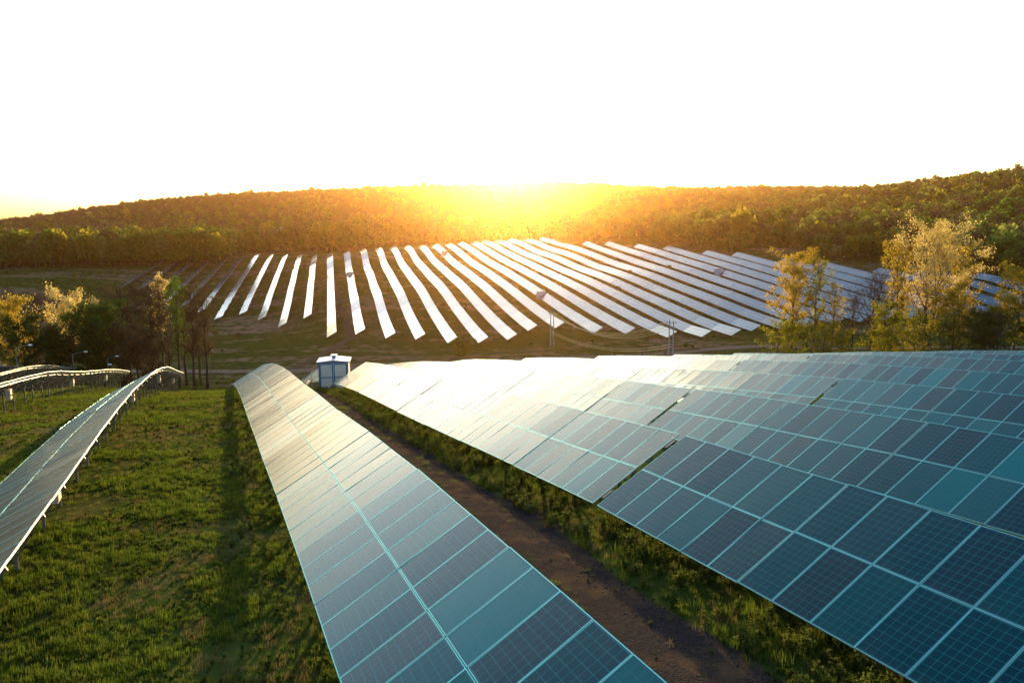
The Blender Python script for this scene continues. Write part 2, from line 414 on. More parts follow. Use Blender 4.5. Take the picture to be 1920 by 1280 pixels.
# ------------------------------------------------------------------ ground sheet
def axis(parts):
    out = []
    for a, b, s in parts: out += list(np.arange(a, b, s))
    return np.array(out + [parts[-1][1]])
gx = axis([(-1900,-700,60),(-700,-300,18),(-300,-62,6),(-62,80,0.9),(80,320,6),(320,700,18),(700,1900,60)])
gy = axis([(-1900,-60,80),(-60,0,4),(0,95,0.9),(95,520,6),(520,1400,18),(1400,1900,60)])
GX, GY = np.meshgrid(gx, gy)
GZ = ground(GX, GY)
nx, ny = len(gx), len(gy)
idx = np.arange(nx * ny).reshape(ny, nx)
FQ = np.stack([idx[:-1, :-1], idx[:-1, 1:], idx[1:, 1:], idx[1:, :-1]], -1).reshape(-1, 4)
g = link('ground', np_mesh('ground', np.stack([GX, GY, GZ], -1).reshape(-1, 3), FQ, M['ground'], True))
g['kind'] = 'structure'; g['label'] = 'grass and bare earth hillside sloping down into the valley'

def strip(name, path, width, mat, lift, nw=5, step=1.0, wob=0.25):
    """a road draped over the terrain along a world path"""
    P = [np.array(p, float) for p in path]; pts = []
    for a, b in zip(P[:-1], P[1:]):
        k = max(1, int(np.linalg.norm(b - a) / step)); pts += [a + (b - a) * i / k for i in range(k)]
    pts = np.array(pts + [P[-1]])
    d = np.gradient(pts, axis=0); d /= np.linalg.norm(d, axis=1)[:, None]
    nrm = np.stack([d[:, 1], -d[:, 0]], 1)
    V = []
    for j in range(nw):
        s = j / (nw - 1) - 0.5
        ww = width * (1 + wob * (vnoise(pts[:, 0] + 31 * (s > 0), pts[:, 1], 3.0) - 0.5) * 2)
        q = pts + nrm * (s * ww)[:, None]
        V.append(np.stack([q[:, 0], q[:, 1], ground(q[:, 0], q[:, 1]) + lift + 0.03 * (1 - abs(2 * s))], -1))
    V = np.stack(V, 1); m = len(pts)
    id2 = np.arange(m * nw).reshape(m, nw)
    Fq = np.stack([id2[:-1, :-1], id2[:-1, 1:], id2[1:, 1:], id2[1:, :-1]], -1).reshape(-1, 4)
    o = link(name, np_mesh(name, V.reshape(-1, 3), Fq, mat, True)); o['kind'] = 'structure'; return o
strip('gravel_track', [fpt(-6, 6.9), fpt(20, 6.9), fpt(45, 6.9), fpt(66, 6.6), fpt(80, 6.4)], 3.9, M['gravel'], 0.02, 7, 0.5)
strip('dirt_road', [(-190, 195), (-110, 178), (-50, 178), (0, 186), (60, 192), (120, 186), (200, 170)], 5.0, M['road'], 0.12, 5, 3.0, 0.3)
strip('dirt_path', [(-52, 180), (-48, 230), (-75, 330), (-105, 440)], 2.6, M['road2'], 0.12, 5, 3.0, 0.3)

# ------------------------------------------------------------------ solar tables of the near field
TILT = rad(30.0)
CT_, ST_ = math.cos(TILT), math.sin(TILT)
CH = 1.65                                    # height of the middle of a table
def module_mesh():
    lx, ly, th, fr, rc = 1.66 / 2, 1.006 / 2, 0.04, 0.014, 0.004
    v = [(x, y, z) for z in (-th, 0) for x, y in ((-lx,-ly),(lx,-ly),(lx,ly),(-lx,ly))]
    v += [(x, y, 0) for x, y in ((-lx+fr,-ly+fr),(lx-fr,-ly+fr),(lx-fr,ly-fr),(-lx+fr,ly-fr))]
    v += [(x, y, -rc) for x, y in ((-lx+fr,-ly+fr),(lx-fr,-ly+fr),(lx-fr,ly-fr),(-lx+fr,ly-fr))]
    f = [(3,2,1,0)]; mi = [2]
    for i in range(4):
        j = (i + 1) % 4
        f += [(i, j, 4 + j, 4 + i), (4 + i, 4 + j, 8 + j, 8 + i), (8 + i, 8 + j, 12 + j, 12 + i)]; mi += [3, 1, 1]
    f.append((12, 13, 14, 15)); mi.append(0)
    me = bpy.data.meshes.new('solar_panel'); me.from_pydata(v, [], f); me.update()
    for m in (M['glass'], M['alu'], M['back'], M['aluside']): me.materials.append(m)
    me.polygons.foreach_set('material_index', mi); return me
ME_PANEL = module_mesh()
def bm_mesh(name, fn, mat):
    b = MB(); fn(b); return b.mesh(name, mat)
# support parts, in the table's own frame: x up the slope side, y along the row, z up
ME_RAIL = bm_mesh('rail', lambda b: b.quadbox((0, 0, 0), (0.06, 6.1, 0.09)), M['steel'])
ME_POST = bm_mesh('post', lambda b: (b.quadbox((0, 0, 0), (0.012, 0.10, 2.1)), b.quadbox((0.04, 0.044, 0), (0.07, 0.012, 2.1)), b.quadbox((0.04, -0.044, 0), (0.07, 0.012, 2.1))), M['steel'])
ME_RAFTER = bm_mesh('rafter', lambda b: b.quadbox((0, 0, 0), (2.9, 0.06, 0.10)), M['steel'])
ME_BRACE = bm_mesh('brace', lambda b: b.bar((0.05, 0, 0.45), (0.95, 0, 1.95), 0.05), M['steel'])
ME_JBOX = bm_mesh('junction_box', lambda b: (b.quadbox((0, 0, 0), (0.28, 0.5, 0.62)), b.quadbox((0.15, 0, 0.0), (0.02, 0.44, 0.56)), b.quadbox((0, 0, 0.33), (0.34, 0.56, 0.03))), M['cream'])
ME_CLIP = bm_mesh('clamp', lambda b: b.quadbox((0, 0, 0), (0.34, 0.13, 0.05)), M['clip'])
TAB, TGAP = 6.12, 0.015
rnd = random.Random(11)
ROWS = {  # index from the centre row : (a table boundary, wide gaps, first u, last u, breaks, description)
    -7: (0.0, (), 60, 152, (), 'seventh row left of the grassy aisle'),
    -6: (2.0, (), 60, 152, (), 'sixth row left of the grassy aisle'),
    -5: (4.0, (), 60, 152, (), 'fifth row left of the grassy aisle'),
    -4: (1.0, (), 50, 152, (), 'fourth row left of the grassy aisle'),
    -3: (3.0, (), 40, 136, (), 'third row left of the grassy aisle'),
    -2: (5.0, (), 30, 128, (), 'second row left of the grassy aisle'),
    -1: (2.2, (), 6, 112, (), 'row just left of the grassy aisle'),
    0: (11.47, (), 2, 104, (), 'row left of the gravel track'),
    1: (18.4, (18.4,), 2, 106, ((71.2, 77.5),), 'first row right of the gravel track'),
    2: (17.0, (29.3,), 2, 104, (), 'second row right of the gravel track'),
    3: (28.9, (28.9,), 5, 100, (), 'third row right of the gravel track'),
    4: (46.8, (46.8,), 10, 95, (), 'fourth row right of the gravel track'),
    5: (48.5, (48.5,), 15, 90, (), 'fifth row right of the gravel track'),
    6: (44.0, (), 20, 85, (), 'sixth row right of the gravel track'),
    7: (43.0, (), 24, 80, (), 'seventh row right of the gravel track'),
    8: (45.0, (), 28, 75, (), 'eighth row right of the gravel track')}
for ri, (anchor, gaps, ua, ub, breaks, desc) in ROWS.items():
    wc = 3.0 + 8.1 * ri - (0.22 if ri == 2 else 0)
    starts = []
    u0 = anchor - math.ceil((anchor - ua) / (TAB + TGAP)) * (TAB + TGAP)
    shift = 0.0
    while u0 + TAB < ub:
        if any(abs(u0 - gp) < 0.5 for gp in gaps): shift = 0.24
        us = u0 + shift
        if any(us < b1 and us + TAB > b0 for b0, b1 in breaks):
            u0 = breaks[0][1] - shift; continue
        starts.append(us); u0 += TAB + TGAP
    count = 0
    for us in starts:
        uc = us + TAB / 2
        pa, pb, pc = fpt(us, wc), fpt(us + TAB, wc), fpt(uc, wc)
        za, zb = gz(*pa), gz(*pb)
        z0 = gz(*pc)
        slope = math.atan2(zb - za, TAB) + rad(rnd.uniform(-0.25, 0.25))
        mid = (za + zb) / 2 + CH - z0 + rnd.uniform(-0.02, 0.02)
        # is any corner inside the picture?
        vis = False
        for du in (-3, -1.5, 0, 1.5, 3):
            for s in (-1, 1):
                q = fpt(uc + du, wc + s * 1.45); P = proj((q[0], q[1], z0 + mid + s * 0.83))
                if P and -15 < P[0] < 1935 and 0 < P[1] < 1300: vis = True
        if not vis: continue
        tb = empty('solar_table', (pc[0], pc[1], z0), FROT)
        tag(tb, f'{ORD[count]} solar table from the near end of the {desc}', 'solar table', 'solar tables in rows on the near slope')
        count += 1
        e1 = Vector((0, math.cos(slope), math.sin(slope))); tt = TILT if ri >= 0 else rad(26.0)
        e2 = Vector((math.cos(tt), 0, math.sin(tt)))
        e2 = (e2 - e1 * e2.dot(e1)).normalized(); nn = e2.cross(e1)
        base = Matrix((( e2.x, e1.x, nn.x, 0), (e2.y, e1.y, nn.y, 0), (e2.z, e1.z, nn.z, mid), (0, 0, 0, 1)))
        for i in range(6):
            for j in (-1, 1):
                jit = Matrix.Rotation(rad(rnd.gauss(0, 0.3)), 4, 'X') @ Matrix.Rotation(rad(rnd.gauss(0, 0.3)), 4, 'Y')
                link('solar_panel', ME_PANEL, tb, base @ Matrix.Translation((j * 0.8375, (i - 2.5) * 1.02, 0)) @ jit)
        for x in (-1.2, -0.45, 0.45, 1.2):
            link('rail', ME_RAIL, tb, base @ Matrix.Translation((x, 0, -0.09)))
        for y in (-1.75, 1.75):
            dz = y * math.tan(slope)
            link('rafter', ME_RAFTER, tb, base @ Matrix.Translation((0, y, -0.19)))
            link('post', ME_POST, tb, Matrix.Translation((0.15, y, mid + dz - 0.15 - 1.05)))
            link('brace', ME_BRACE, tb, Matrix.Translation((0.15, y, mid + dz - 1.7)))
        if any(abs(us - gp - 0.24) < 0.6 for gp in gaps):
            for x in (-1.2, 1.2):
                link('clamp', ME_CLIP, tb, base @ Matrix.Translation((x, -3.17, -0.04)))
        if ri in (-1, -2) and count % 4 == 2:
            link('junction_box', ME_JBOX, tb, Matrix.Translation((0.5, 1.75, 1.05)))

# ------------------------------------------------------------------ rows of the far field
FL = 12.24
def far_table_mesh():
    b = MB(); lx, ly, th = 1.67, FL / 2, 0.05
    b.quadbox((0, 0, -th / 2), (2 * lx, 2 * ly, th), 1)
    b.face([(-lx + .02, -ly + .02, 0.004), (lx - .02, -ly + .02, 0.004), (lx - .02, ly - .02, 0.004), (-lx + .02, ly - .02, 0.004)], 0)
    return b.mesh('panel_table', [M['far_glass'], M['aluside']])
ME_FAR = far_table_mesh()
NEAR_U = {-11: 380, -10: 370, -9: 360, -8: 350, -7: 340, -6: 328, -5: 312, -4: 317, -3: 299, -2: 280, -1: 288, 0: 233, 1: 236, 2: 228, 3: 225, 4: 218, 5: 215, 6: 215, 7: 224, 8: 224, 9: 213,
          10: 209, 11: 199, 12: 195, 13: 194, 14: 198}
FAR_U = {-11: 470, -10: 472, -9: 474, -8: 476, -7: 478, -6: 482, -5: 487, -4: 480, -3: 470, -2: 462, -1: 455, 0: 448, 1: 440, 2: 437, 3: 439, 4: 447, 5: 456, 6: 456, 7: 458, 8: 461, 9: 466, 10: 475, 11: 480, 12: 485, 13: 485,
         14: 483, 15: 470, 16: 410, 17: 392, 18: 378, 19: 359, 20: 339, 21: 319, 22: 300, 23: 281, 24: 261, 25: 245, 26: 230}
KIOSKS = {}                                   # far kiosks stand in breaks of the rows: row index -> u
for xi, yi, k in ((658, 524, 1), (1015, 556, 9), (897, 480, 7), (1330, 517, 18)):
    px, py = hit(xi, yi, 150); KIOSKS[k] = float(np.dot((px, py), RU))
fk = sorted(FAR_U)
for n_, k in enumerate(fk):
    w = -0.7 + 8.4 * k
    ua, ub = NEAR_U.get(k, 196), FAR_U[k]
    root = None; posts = MB(); rp = None
    us = ua; cnt = 0
    if k in KIOSKS: KIOSKS[k] = ua + round((KIOSKS[k] - 2.4 - ua) / (FL + .06)) * (FL + .06) + 2.4
    while us + FL <= ub + 4:
        if k in KIOSKS and abs(us - (KIOSKS[k] - 2.4)) < 0.5: us += 4.8
        pa, pb = rpt(us, w), rpt(us + FL, w); pc = (pa + pb) / 2
        za, zb = gz(*pa), gz(*pb)
        if root is None:
            root = empty('solar_row', (pa[0], pa[1], za), RROT); rp = np.array([pa[0], pa[1], za])
            side = f'{ORD[n_]} solar row from the left on the far slope across the valley'
            tag(root, side, 'solar row', 'rows of panels on the far slope')
        slope = math.atan2(zb - za, FL) + rad(rnd.gauss(0, 0.15)) + rad(3.2) * min(1, max(0, (-k - 1) / 4)); tl = TILT - rad(7.0) * min(1, max(0, (-k - 1) / 4)) + rad(rnd.gauss(0, 0.2))
        e1 = Vector((0, math.cos(slope), math.sin(slope))); e2 = Vector((math.cos(tl), 0, math.sin(tl)))
        e2 = (e2 - e1 * e2.dot(e1)).normalized(); nn = e2.cross(e1)
        dy = float(np.dot(pc - rp[:2], RU)); dz = (za + zb) / 2 + CH - rp[2]
        link('panel_table', ME_FAR, root, Matrix(((e2.x, e1.x, nn.x, 0), (e2.y, e1.y, nn.y, dy), (e2.z, e1.z, nn.z, dz), (0, 0, 0, 1))))
        for q in (-4.5, -1.5, 1.5, 4.5):
            zz = dz + q * math.tan(slope)
            posts.quadbox((0.1, dy + q, zz - 1.05), (0.1, 0.1, 2.0)); posts.bar((0.1, dy + q, zz - 1.2), (1.0, dy + q, zz + 0.42), 0.07)
        us += FL + 0.06; cnt += 1
    if root is not None:
        p = link('support_posts', posts.mesh('support_posts', M['steel']), root); p['kind'] = 'stuff'

# ------------------------------------------------------------------ kiosks
def kiosk(name, loc, rz, w, d, h, mats, label, frame_m=None, vent=True, cat='kiosk', group=None):
    o = empty(name, loc, rz); tag(o, label, cat, group)
    wall, roof, trim = mats
    b = MB(); b.quadbox((0, 0, h / 2 - 0.2), (w, d, h + 0.4)); link('wall', b.mesh('wall', wall), o)
    b = MB(); ov = 0.16; zr = h + 0.02; rise = 0.16 * w / 2.7
    prof = [(-w / 2 - ov, zr), (0, zr + rise), (w / 2 + ov, zr), (w / 2 + ov, zr - 0.1), (0, zr + rise - 0.1), (-w / 2 - ov, zr - 0.1)]
    y0, y1 = -d / 2 - ov, d / 2 + ov
    k0 = len(b.v)
    b.v += [(x, y0, z) for x, z in prof] + [(x, y1, z) for x, z in prof]
    for i in range(6):
        j = (i + 1) % 6; b.f.append((k0 + i, k0 + j, k0 + 6 + j, k0 + 6 + i)); b.mi.append(0)
    b.f += [(0, 5, 4, 1), (1, 4, 3, 2), (6, 7, 10, 11), (7, 8, 9, 10)]; b.mi += [1 if frame_m else 0] * 4
    rf = link('roof', b.mesh('roof', [roof, frame_m or roof]), o)
    if vent:
        b = MB(); b.quadbox((0.0, 0, zr + rise + 0.12), (0.42, 0.5, 0.3)); b.quadbox((0, 0, zr + rise + 0.3), (0.6, 0.66, 0.06)); b.quadbox((0, -0.26, zr + rise + 0.12), (0.26, 0.03, 0.16), 1)
        link('vent', b.mesh('vent', [roof, M['darkmetal']]), rf)
    fy = -d / 2 - 0.015
    dw = w / 2 - 0.16
    for s in (-1, 1):
        cx = s * (dw / 2 + 0.03)
        b = MB(); tw = 0.09
        b.quadbox((cx - dw / 2 + tw / 2, fy - .01, h * 0.48), (tw, 0.05, h * 0.9)); b.quadbox((cx + dw / 2 - tw / 2, fy - .01, h * 0.48), (tw, 0.05, h * 0.9))
        b.quadbox((cx, fy - .012, h * 0.925), (dw - 2 * tw, 0.05, tw)); b.quadbox((cx, fy - .012, h * 0.035), (dw - 2 * tw, 0.05, tw)); b.quadbox((cx, fy - .012, h * 0.5), (dw - 2 * tw, 0.05, 0.07))
        dr = link('door', b.mesh('door', trim), o)
        for zc in (0.27, 0.72):
            b = MB(); hh = h * 0.38
            b.quadbox((cx, fy, h * zc), (dw - 2 * tw + .02, 0.025, hh))
            for q in range(6): b.quadbox((cx, fy - 0.016, h * zc - hh * 0.4 + q * hh * 0.16), (dw - 2 * tw - .06, 0.012, 0.03))
            link('door_panel', b.mesh('door_panel', wall), dr)
    b = MB(); b.quadbox((0.10, fy - 0.06, h * 0.46), (0.03, 0.05, 0.22)); link('handle', b.mesh('handle', M['darkmetal']), o)
    if frame_m:
        b = MB()
        for s in (-1, 1): b.quadbox((s * (w / 2 - 0.06), fy - 0.004, h / 2), (0.13, 0.045, h))
        b.quadbox((0, fy - 0.006, h - 0.07), (w - 0.26, 0.045, 0.14)); b.quadbox((0, fy - 0.006, 0.05), (w - 0.26, 0.045, 0.12))
        link('corner_frame', b.mesh('corner_frame', frame_m), o)
    return o
kp = fpt(74.2, 10.75)
kiosk('transformer_kiosk', (kp[0], kp[1], gz(*kp) - 0.1), rad(8), 2.75, 2.3, 2.95, (M['cream'], M['whiteroof'], M['blue']), 'blue framed transformer kiosk with white roof between the near panel rows', M['blue'])
# steel steps with a handrail beside the kiosk
sp_ = fpt(74.0, 8.3)
st = empty('access_steps', (sp_[0], sp_[1], gz(*sp_)), rad(8)); tag(st, 'small steel access steps with handrail left of the blue kiosk', 'steps')
for i in range(5):
    b = MB(); b.quadbox((0.1 * i - 0.4, 0, 0.14 + 0.17 * i), (0.26, 0.9, 0.04)); link('tread', b.mesh('tread', M['steel']), st)
for y in (-0.48, 0.48):
    b = MB(); b.bar((-0.62, y, 0.02), (0.35, y, 0.95), 0.05); b.bar((-0.55, y, 0.9), (0.3, y, 1.75), 0.04)
    b.quadbox((-0.5, y, 0.5), (0.04, 0.04, 0.9)); b.quadbox((0.25, y, 0.9), (0.04, 0.04, 1.6)); link('handrail', b.mesh('handrail', M['steel']), st)
KL = {1: 'small grey kiosk standing in the row beside the dirt path', 9: 'grey kiosk in a row gap above the left utility pole',
      7: 'distant pale kiosk in a row near the far top edge, below the sun', 18: 'grey cabinet standing among the bluish rows left of the golden tree'}
for k, u in KIOSKS.items():
    p = rpt(u, -0.7 + 8.4 * k)
    kiosk('inverter_kiosk', (p[0], p[1], gz(*p)), RROT, 2.7, 2.6, 2.7, (M['greybox'], M['greyroof'], M['greybox']), KL[k], None, False, 'kiosk', 'kiosks in the far rows')
p = rpt(476, 134)
kiosk('service_building', (p[0], p[1], gz(*p)), RROT, 9.0, 4.0, 3.6, (M['greybox'], M['greyroof'], M['greybox']), 'pale flat service building on the top edge of the far field', None, False, 'building')

# ------------------------------------------------------------------ utility poles, wires, lamps, fence
def hpole(x, y, h, label, rz):
    o = empty('utility_pole', (x, y, gz(x, y)), rz); tag(o, label, 'utility pole', 'twin utility poles in the valley')
    for s in (-1, 1):
        b = MB(); b.tube([(s * 0.55, 0, -0.5), (s * 0.5, 0, h)], [0.17, 0.11], 8); link('pole', b.mesh('pole', M['concrete']), o)
    b = MB(); b.quadbox((0, 0, h - 0.7), (2.6, 0.14, 0.14)); ca = link('crossarm', b.mesh('crossarm', M['wood']), o)
    for i in range(4):
        b = MB(); b.tube([(-1.1 + i * 0.733, 0, h - 0.63), (-1.1 + i * 0.733, 0, h - 0.42)], [0.05, 0.07], 6); link('insulator', b.mesh('insulator', M['darkmetal']), ca)
    for z in (h * 0.30, h * 0.16):
        b = MB(); b.quadbox((0, 0.0, z), (1.0, 0.1, 0.1)); link('tie_beam', b.mesh('tie_beam', M['wood']), o)
    return o
p1 = hit(1035, 649, 120); p2 = hit(1257, 676, 90)
h1, h2 = 9.6, 9.4
H1 = hpole(p1[0], p1[1], h1, 'twin utility pole further left, standing before the far rows', rad(-40))
H2 = hpole(p2[0], p2[1], h2, 'twin utility pole on the right, nearer the fence and trees', rad(-40))
for i, (o1, o2, z1, z2, sag, lab) in enumerate([(-1.1,-1.1,h1-.4,h2-.4,4.2,'uppermost gold-lit wire sagging between the twin poles'),(-0.37,-0.37,h1-.4,h2-.5,4.5,'second highest of the gold-lit wires sagging between the twin poles'),
        (0.37,0.37,h1-.4,h2-.9,4.6,'third highest of the wires sagging between the twin poles'),(1.1,1.1,h1-.4,h2-1.3,4.7,'lowest wire of the upper bundle sagging between the twin poles'),
        (0,0,h1*.42,h2*.40,2.7,'upper of two low wires hanging between the twin poles'),(0.2,0.2,h1*.36,h2*.34,2.6,'lower of two low wires hanging between the twin poles')]):
    a = H1.matrix_basis @ Vector((o1, 0, z1)); c = H2.matrix_basis @ Vector((o2, 0, z2))
    pts = [a.lerp(c, t / 24) - Vector((0, 0, 4 * sag * (t / 24) * (1 - t / 24))) for t in range(25)]
    b = MB(); b.tube(pts, [0.05] * 25, 4)
    tag(link('power_wire', b.mesh('power_wire', M['wire'])), lab, 'wire', 'wires between the twin poles')
def lamp(x, y, h, arm, label, rz=0.0):
    o = empty('lamp_post', (x, y, gz(x, y)), rz); tag(o, label, 'lamp post', 'lamp and camera posts around the field')
    b = MB(); b.tube([(0, 0, -0.4), (0, 0, h)], [0.085, 0.055], 8); link('pole', b.mesh('pole', M['steel']), o)
    b = MB(); b.tube([(0, 0, h - 0.05), (arm * 0.5, 0, h + 0.22), (arm, 0, h + 0.38)], [0.04, 0.035, 0.03], 6); a = link('arm', b.mesh('arm', M['steel']), o)
    b = MB(); b.quadbox((arm + 0.15, 0, h + 0.4), (0.45, 0.2, 0.1)); b.quadbox((arm + 0.15, 0, h + 0.33), (0.36, 0.15, 0.04)); link('lamp_head', b.mesh('lamp_head', M['whiteroof']), a)
    return o
for xi, yi, d, h, arm, lab in [(29, 652, 100, 6.0, 1.8, 'leftmost lamp post rising behind the gold-edged panels'), (136, 664, 112, 6.0, 1.8, 'middle of three lamp posts behind the left panel rows'),
                               (201, 672, 118, 6.0, 1.4, 'lamp post with a camera at the end of the left panel row')]:
    r = ray(xi, yi) ; r = r / r[1] * d; z = gz(r[0], r[1]); lo = lamp(r[0], r[1], max(2.5, CZ + r[2] - z), arm, lab)
    if xi == 201:
        b = MB(); b.quadbox((0.35, -0.05, CZ + r[2] - z - 0.9), (0.5, 0.2, 0.18)); link('camera', b.mesh('camera', M['whiteroof']), lo)
for xi, yi, lab in [(1371, 476, 'thin post at the top edge of the bluish far rows'), (1577, 508, 'thin post between the golden tree and the bare tree, behind the rows'), (1826, 512, 'thin post behind the big golden tree, at the far field edge'),
                    (395, 700, 'thin post at the left valley edge near the bare trees'), (1072, 650, 'thin post in the valley right of the left twin pole')]:
    x, y = hit(xi, yi, 60); lamp(x, y, 5.0, 0.6, lab)

fence_path = [np.array(q, float) for q in ((-78, 176), (-40, 172), (10, 176), (50, 178), (90, 172), (130, 160))]
fo = empty('wire_fence', (fence_path[0][0], fence_path[0][1], gz(*fence_path[0]))); tag(fo, 'wire fence with thin posts along the valley road', 'fence')
b0 = MB(); b0.tube([(0, 0, -0.4), (0, 0, 2.0)], [0.06, 0.05], 5); b0.tube([(0, 0, 2.0), (0.0, -0.3, 2.25)], [0.04, 0.03], 4); ME_FP = b0.mesh('post', M['steel'])
fpts = []
for a, c in zip(fence_path[:-1], fence_path[1:]):
    k = int(np.linalg.norm(c - a) / 3.2); fpts += [a + (c - a) * i / k for i in range(k)]
ol = Vector(fo.location); prev = None; wb = MB()
for q in fpts:
    v = Vector((q[0], q[1], gz(*q))) - ol
    link('post', ME_FP, fo, Matrix.Translation(v))
    if prev is not None:
        for hgt in (0.5, 1.0, 1.5, 1.95): wb.tube([prev + Vector((0, 0, hgt)), v + Vector((0, 0, hgt))], [0.012, 0.012], 3, 0, False)
    prev = v
link('fence_wire', wb.mesh('fence_wire', M['steel']), fo)

# ------------------------------------------------------------------ trees
def leaf_quads(C, size, rng, flat=0.0, asp=0.75):
    """one small diamond of leaf per centre; returns vertices and quads"""
    N = len(C)
    n1 = rng.normal(size=(N, 3)); n1 /= np.linalg.norm(n1, axis=1)[:, None]
    t = rng.normal(size=(N, 3)); t[:, 2] *= 1 - flat
    a = np.cross(n1, t); a /= np.linalg.norm(a, axis=1)[:, None] + 1e-9
    b = np.cross(n1, a)
    s = (size * rng.uniform(0.55, 1.35, N))[:, None]
    V = np.stack([C - a * s, C + b * s * asp, C + a * s, C - b * s * asp], 1).reshape(-1, 3)
    return V, np.arange(N * 4).reshape(N, 4)
def tree(name, x, y, H, width, form, leafm, barkm, nleaf, leafsize, seed, label, group, cat='tree', twiggy=0.0, leaf_low=None, lowm=None, stems=1):
    rng = np.random.default_rng(seed)
    o = empty(name, (x, y, gz(x, y)), rng.uniform(0, 6.28)); tag(o, label, cat, group)
    tb = MB(); tips = []; r0 = 0.012 * H + 0.03
    for s_ in range(stems):
        off = rng.normal(size=2) * (0.25 + 0.02 * H) * (stems > 1)
        lean = rng.normal(size=2) * 0.05 * H + off * 1.5 * (stems > 1)
        hs = H * (1 if s_ == 0 else rng.uniform(0.7, 0.95))
        tp = []
        for i in range(8):
            t = i / 7; wob = rng.normal(size=2) * 0.012 * H * t
            tp.append(np.array([off[0] + lean[0] * t + wob[0], off[1] + lean[1] * t + wob[1], -0.4 + (hs * 0.93 + 0.4) * t]))
        tb.tube(tp, [r0 * (1 - 0.88 * (i / 7)) * (1.35 if i == 0 else 1) for i in range(8)], 7)
        nl = {'vase': 16, 'oval': 22, 'round': 20, 'slim': 18, 'bush': 14}[form]
        base = {'vase': 0.22, 'oval': 0.24, 'round': 0.22, 'slim': 0.3, 'bush': 0.05}[form]
        for li in range(nl):
            f = base + (0.95 - base) * ((li + rng.uniform(0, 1)) / nl)
            k = f * 7; i0 = min(int(k), 6); p0 = tp[i0] + (tp[i0 + 1] - tp[i0]) * (k - i0)
            g_ = (f - base) / (1 - base)
            if form == 'vase': ln, up = width * 0.5 * (0.75 + 0.45 * math.sin(PI * min(1, g_ + 0.1))), 1.5
            elif form == 'oval': ln, up = width * 0.5 * (0.35 + 0.8 * math.sin(PI * (0.12 + 0.8 * g_))), 0.8
            elif form == 'slim': ln, up = width * 0.5 * (0.5 + 0.6 * math.sin(PI * (0.15 + 0.8 * g_))), 1.3
            else: ln, up = width * 0.5 * (0.45 + 0.65 * math.sin(PI * (0.15 + 0.75 * g_))), 0.55
            az = li * 2.4 + rng.uniform(-0.5, 0.5); ln *= rng.uniform(0.7, 1.15)
            dirv = np.array([math.cos(az), math.sin(az), up * rng.uniform(0.6, 1.3)])
            pts = [p0]; pl = p0
            for q in range(4):
                dv = dirv / np.linalg.norm(dirv) * ln * (1 + 0.25 * up) / 4 + rng.normal(size=3) * ln * 0.035
                pl = pl + dv; pts.append(pl); dirv = dirv + np.array([0, 0, 0.16 * up])
            rl = r0 * (0.52 - 0.30 * f)
            tb.tube(pts, [max(0.012, rl * (1 - 0.8 * q / 4)) for q in range(5)], 5, 0, False)
            for q in range(1, 5):
                for c in range(3):
                    d2_ = rng.normal(size=3); d2_[2] = abs(d2_[2]) * 0.8 + 0.25 * up; d2_ /= np.linalg.norm(d2_)
                    ee = pts[q] + d2_ * ln * rng.uniform(0.18, 0.36)
                    tb.tube([pts[q], (pts[q] + ee) / 2 + rng.normal(size=3) * 0.06, ee], [max(0.012, rl * 0.22), max(0.009, rl * 0.14), 0.008], 3, 0, False)
                    tips.append(pts[q] * 0.4 + ee * 0.6); tips.append(ee)
                    if twiggy:
                        for z in range(3):
                            e3 = ee + (d2_ + rng.normal(size=3) * 0.6) * ln * 0.2
                            tb.tube([ee, e3], [0.012 + 0.01 * twiggy, 0.008], 3, 0, False)
    link('trunk', tb.mesh('trunk', barkm), o)
    T = np.array(tips)
    # denser and barer clumps: every tip has its own weight
    wgt = rng.gamma(0.7, 1.0, len(T)); wgt /= wgt.sum()
    nleaf = int(nleaf * 2.7); leafsize *= 0.60
    C = T[rng.choice(len(T), nleaf, p=wgt)] + rng.normal(size=(nleaf, 3)) * (0.022 * width + 0.17) * np.array([1, 1, 0.9])
    if leaf_low is not None:  # sunlit top and shaded lower crown put into two leaf colours, split by height
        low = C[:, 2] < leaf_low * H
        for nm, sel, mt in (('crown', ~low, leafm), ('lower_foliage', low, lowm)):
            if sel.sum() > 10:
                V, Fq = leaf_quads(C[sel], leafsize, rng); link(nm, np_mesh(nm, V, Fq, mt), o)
    else:
        V, Fq = leaf_quads(C, leafsize, rng); link('crown', np_mesh('crown', V, Fq, leafm), o)
    return o
def at(xi, d):
    r = ray(xi, 500); return r[0] / r[1] * d, d
def htree(xi, ytop, d):
    x, y = at(xi, d); r = ray(xi, ytop); return x, y, max(2.0, CZ + r[2] / r[1] * d - gz(x, y))
GR = 'trees of the grove right of the poles'; GL = 'trees of the left grove behind the panels'
